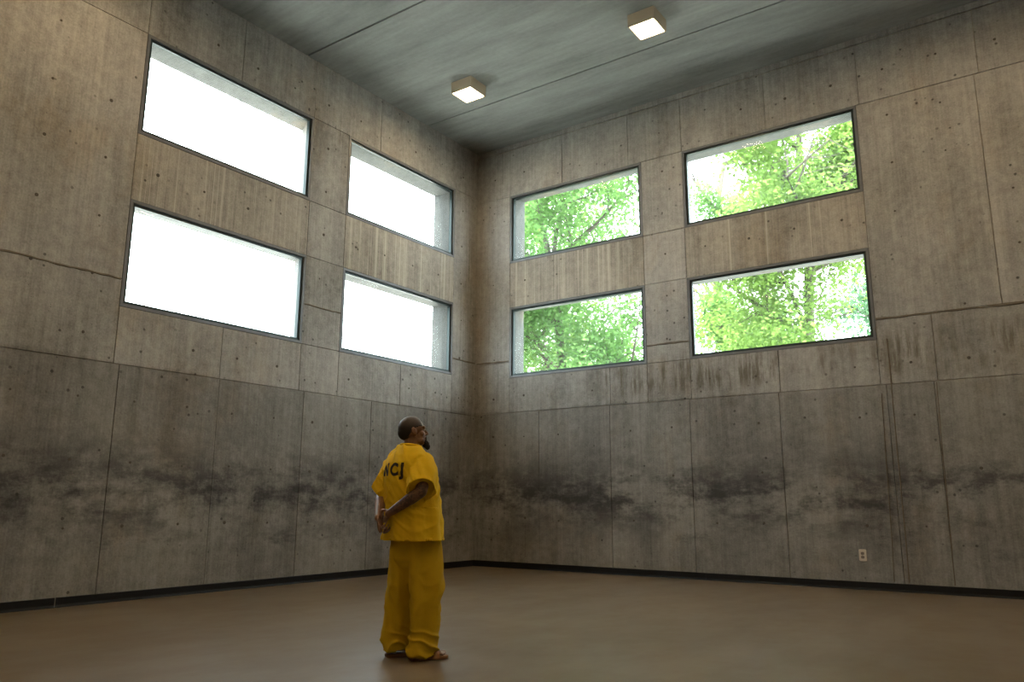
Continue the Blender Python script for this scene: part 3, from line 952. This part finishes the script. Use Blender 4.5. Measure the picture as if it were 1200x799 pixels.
# --- slip-on sandals
for s, (hp, kn, an) in LEGS.items():
    A = Vector((an[0], an[1], 0))
    V, F = [], []
    prof = [(-.085, .030), (-.070, .038), (-.02, .040), (.05, .043), (.11, .052), (.16, .050), (.190, .036), (.203, .018)]
    loop = [(y, w) for y, w in prof] + [(y, -w) for y, w in reversed(prof)]
    for z, sc in ((.004, .97), (.012, 1.0), (.024, 1.0), (.027, .95)):
        for y, w in loop:
            q = A + FOOT_DIR * (.055 + (y - .055) * sc) + FOOT_SIDE * w * sc
            V.append((q.x, q.y, z))
    m = len(loop)
    for r_ in range(3):
        for k in range(m): F.append((r_ * m + k, r_ * m + (k + 1) % m, (r_ + 1) * m + (k + 1) % m, (r_ + 1) * m + k))
    F.append(tuple(range(m))); F.append(tuple(range(3 * m, 4 * m)))
    sandal = mesh_obj('sandal', V, F, M['sole'], person); fix_normals(sandal)
    V, F = [], []
    for k in range(13):
        a = math.pi * k / 12
        for y in (.070, .125):
            for off in (0, .006):
                hgt = (.062 if y < .1 else .047) + off
                q = A + FOOT_DIR * y + FOOT_SIDE * (math.cos(a) * (.048 + off))
                V.append((q.x, q.y, .016 + hgt * math.sin(a)))
        if k:
            b = (k - 1) * 4
            F += [(b, b + 2, b + 6, b + 4), (b + 1, b + 5, b + 7, b + 3), (b, b + 4, b + 5, b + 1), (b + 2, b + 3, b + 7, b + 6)]
    o = mesh_obj('strap', V, F, M['strap'], sandal, True); fix_normals(o)

# --- cropped hair, goatee, eyes
V, F = [], []
seg, rings = 88, 56
keep = {}
for i in range(rings + 1):
    ph = math.pi * i / rings
    for j in range(seg):
        th = 2 * math.pi * j / seg
        d = Vector((math.sin(ph) * math.cos(th), math.sin(ph) * math.sin(th), math.cos(ph)))
        p = Vector((d.x * .0795, d.y * .1005 - .012, d.z * .0975 + .018))
        k = max(0.0, min(1.0, (.018 - p.z) / .07)) * max(0.0, min(1.0, (.2 - d.y) / .4))   # follow the skull in to the nape
        p = Vector((p.x * (1 + .08 * k), (p.y + .03) * (1 + .30 * k) - .03, p.z))
        keep[(i, j)] = len(V); V.append(HEAD @ p)
for i in range(rings):
    for j in range(seg):
        ph = math.pi * (i + .5) / rings; th = 2 * math.pi * (j + .5) / seg
        y, z, x = math.sin(ph) * math.sin(th), math.cos(ph), math.sin(ph) * math.cos(th)
        front = y > .80 - .15 * max(0, z) - .25 * max(0, .3 - abs(x))             # receding hairline
        ty = max(0.0, min(1.0, (y + .45) / .35)); ty2 = max(0.0, min(1.0, (y - .15) / .4))
        low = z < -.90 + .92 * ty + .10 * ty2
        if front or low: continue
        F.append((keep[(i, j)], keep[(i + 1, j)], keep[(i + 1, (j + 1) % seg)], keep[(i, (j + 1) % seg)]))
hair = mesh_obj('hair', V, F, M['hair'], person, True)
bm = bmesh.new(); bm.from_mesh(hair.data)
bmesh.ops.delete(bm, geom=[v for v in bm.verts if not v.link_faces], context='VERTS')
bmesh.ops.remove_doubles(bm, verts=bm.verts, dist=1e-5)
bmesh.ops.recalc_face_normals(bm, faces=bm.faces)
bmesh.ops.solidify(bm, geom=bm.faces[:], thickness=.005)
bm.to_mesh(hair.data); bm.free()
hair.data.polygons.foreach_set('use_smooth', [True] * len(hair.data.polygons))
bd = Blob()
bd.ellipsoid((0, .090, -.112), (.027, .027, .030)); bd.ellipsoid((0, .102, -.132), (.021, .021, .025))
bd.ellipsoid((0, .080, -.098), (.030, .022, .018))
for s in (-1, 1): bd.chain([(s * .030, .078, -.098), (s * .027, .090, -.075), (s * .016, .099, -.056)], [.007, .005, .004], 8)
b2 = Blob(); b2.add(bd, HEAD)
beard = b2.fuse('beard', 0.004, 2, M['beard'], person)
displace(beard, lambda p, n: .003 * noise.noise(p * 120))
for s in (-1, 1):
    e = Blob(); e.ellipsoid((s * .031, .080, .002), (.0115, .0115, .0115), None, 14, 10)
    e2 = Blob(); e2.add(e, HEAD)
    mesh_obj('eye', e2.V, e2.F, M['eye'], person, True)
    ir = Blob(); ir.ellipsoid((s * .031, .0895, .003), (.0052, .0030, .0052), None, 12, 8)
    i2 = Blob(); i2.add(ir, HEAD)
    mesh_obj('iris', i2.V, i2.F, M['beard'], person, True)

person.location = (4.948, -7.06, 0.0)
person.rotation_euler = (0, 0, math.radians(-12.8))
tag(person, 'man in yellow short-sleeved shirt and trousers standing with hands clasped behind his back', 'person')


# ------------------------------------------------------------------ outside: paving and trees
def ground_ring():
    V, F = [], []
    for (a, b, c, d) in subtract([(-60, 70, -70, 60)], (-T, XR + T, YB - T, T)):
        box_vf(a, b, c, d, -0.3, -0.05, V, F)
    structure(mesh_obj('ground', V, F, M['ground']))
ground_ring()

def build_tree(seed, base, height, crown_r, crown_z, nleaf, leaf, mat, label, lean=(0, 0)):
    r = random.Random(seed); g = np.random.default_rng(seed)
    root = bpy.data.objects.new('tree', None)
    COL.objects.link(root); root.location = base
    tag(root, label, 'tree', 'trees beyond the right-hand wall')
    V, F = [], []
    tips = []
    def limb(p0, d, L, r0, r1, depth):
        n = 7
        pts = [Vector(p0)]; dd = Vector(d).normalized()
        for k in range(n):
            dd = (dd + Vector((r.uniform(-.16, .16), r.uniform(-.16, .16), r.uniform(-.05, .12)))).normalized()
            pts.append(pts[-1] + dd * (L / n))
        b = len(V); seg = 7 if depth < 2 else 5
        for k, p in enumerate(pts):
            t = (pts[min(k + 1, n)] - pts[max(k - 1, 0)]).normalized()
            a = t.orthogonal().normalized(); c = t.cross(a)
            rad = r0 + (r1 - r0) * k / n
            for j in range(seg):
                an = 2 * math.pi * j / seg
                V.append(p + (a * math.cos(an) + c * math.sin(an)) * rad)
        for k in range(n):
            for j in range(seg):
                F.append((b + k * seg + j, b + k * seg + (j + 1) % seg, b + (k + 1) * seg + (j + 1) % seg, b + (k + 1) * seg + j))
        F.append(tuple(b + n * seg + j for j in range(seg)))
        if depth == 3:
            tips.extend(pts[2:])
            return
        if depth >= 1: tips.extend(pts[4:])
        cnt = (16, 6, 5)[depth]
        for q in range(cnt):
            k = r.randint(2, n)
            an = r.uniform(0, 6.283)
            t = dd
            a = t.orthogonal().normalized(); c = t.cross(a)
            out = (a * math.cos(an) + c * math.sin(an)) * r.uniform(.7, 1.2) + t * r.uniform(.3, .8)
            limb(pts[k], out, crown_r * r.uniform(.75, 1.05) if depth == 0 else L * r.uniform(.42, .62), r0 * .42, r1 * .35, depth + 1)
    limb((0, 0, 0), (lean[0], lean[1], 1), height * .72, height * .011, height * .004, 0)
    o = mesh_obj('trunk', V, F, M['bark'], root, True)
    # leaves hang in loose clusters round the twigs
    tp = np.array([tuple(p) for p in tips])
    tp = tp[np.hypot(tp[:, 0], tp[:, 1]) < crown_r * .92]
    cl = tp[g.integers(0, len(tp), nleaf)] + np.clip(g.normal(0, 0.33, (nleaf, 3)), -.6, .6)
    yaw = g.uniform(0, 6.283, nleaf); pit = g.normal(-0.35, 0.55, nleaf); rol = g.normal(0, 0.5, nleaf)
    L = leaf * g.uniform(.6, 1.25, nleaf); Wd = L * g.uniform(.32, .48, nleaf)
    ax = np.stack([np.cos(yaw) * np.cos(pit), np.sin(yaw) * np.cos(pit), np.sin(pit)], 1)
    sd0 = np.stack([-np.sin(yaw), np.cos(yaw), np.zeros(nleaf)], 1)
    up = np.cross(ax, sd0)
    sd = sd0 * np.cos(rol)[:, None] + up * np.sin(rol)[:, None]
    nm = np.cross(ax, sd)
    a0 = cl - ax * (L / 2)[:, None]; a1 = cl + ax * (L / 2)[:, None]
    md = cl - ax * (L * .08)[:, None]
    m1 = md + sd * Wd[:, None] + nm * (Wd * .3)[:, None]; m2 = md - sd * Wd[:, None] + nm * (Wd * .3)[:, None]
    P = np.stack([a0, m1, a1, m2], 1).reshape(-1, 3)
    idx = np.arange(nleaf) * 4
    T3 = np.stack([np.stack([idx, idx + 1, idx + 2], 1), np.stack([idx, idx + 2, idx + 3], 1)], 1).reshape(-1, 3)
    me = bpy.data.meshes.new('foliage')
    me.vertices.add(len(P)); me.vertices.foreach_set('co', P.ravel())
    me.loops.add(T3.size); me.loops.foreach_set('vertex_index', T3.ravel())
    me.polygons.add(len(T3)); me.polygons.foreach_set('loop_start', np.arange(len(T3)) * 3)
    me.update(); me.validate()
    me.materials.append(mat)
    f = bpy.data.objects.new('foliage', me); COL.objects.link(f); f.parent = root; f['kind'] = 'stuff'
    return root
build_tree(11, (-0.9, 4.9, -0.06), 14.0, 2.8, 8, 46000, .115, M['leaf_b'], 'mid-green leafy tree close outside the two right-wall windows nearest the corner')
build_tree(23, (-6.2, 12.4, -0.06), 19.0, 3.4, 8, 30000, .15, M['leaf_a'], 'tall yellow-green tree farther off behind the windows nearest the corner')
build_tree(37, (2.9, 10.2, -0.06), 18.0, 3.4, 8, 60000, .125, M['leaf_a'], 'bright yellow-green tree outside the two far-right windows')
build_tree(41, (5.0, 17.6, -0.06), 21.0, 2.8, 8, 34000, .16, M['leaf_c'], 'blue-green tree farther off behind the right edge of the far-right windows')
build_tree(59, (-0.35, 16.5, -0.06), 22.0, 2.2, 8, 30000, .15, M['leaf_b'], 'slim pale tree farther off behind the left edge of the far-right windows')
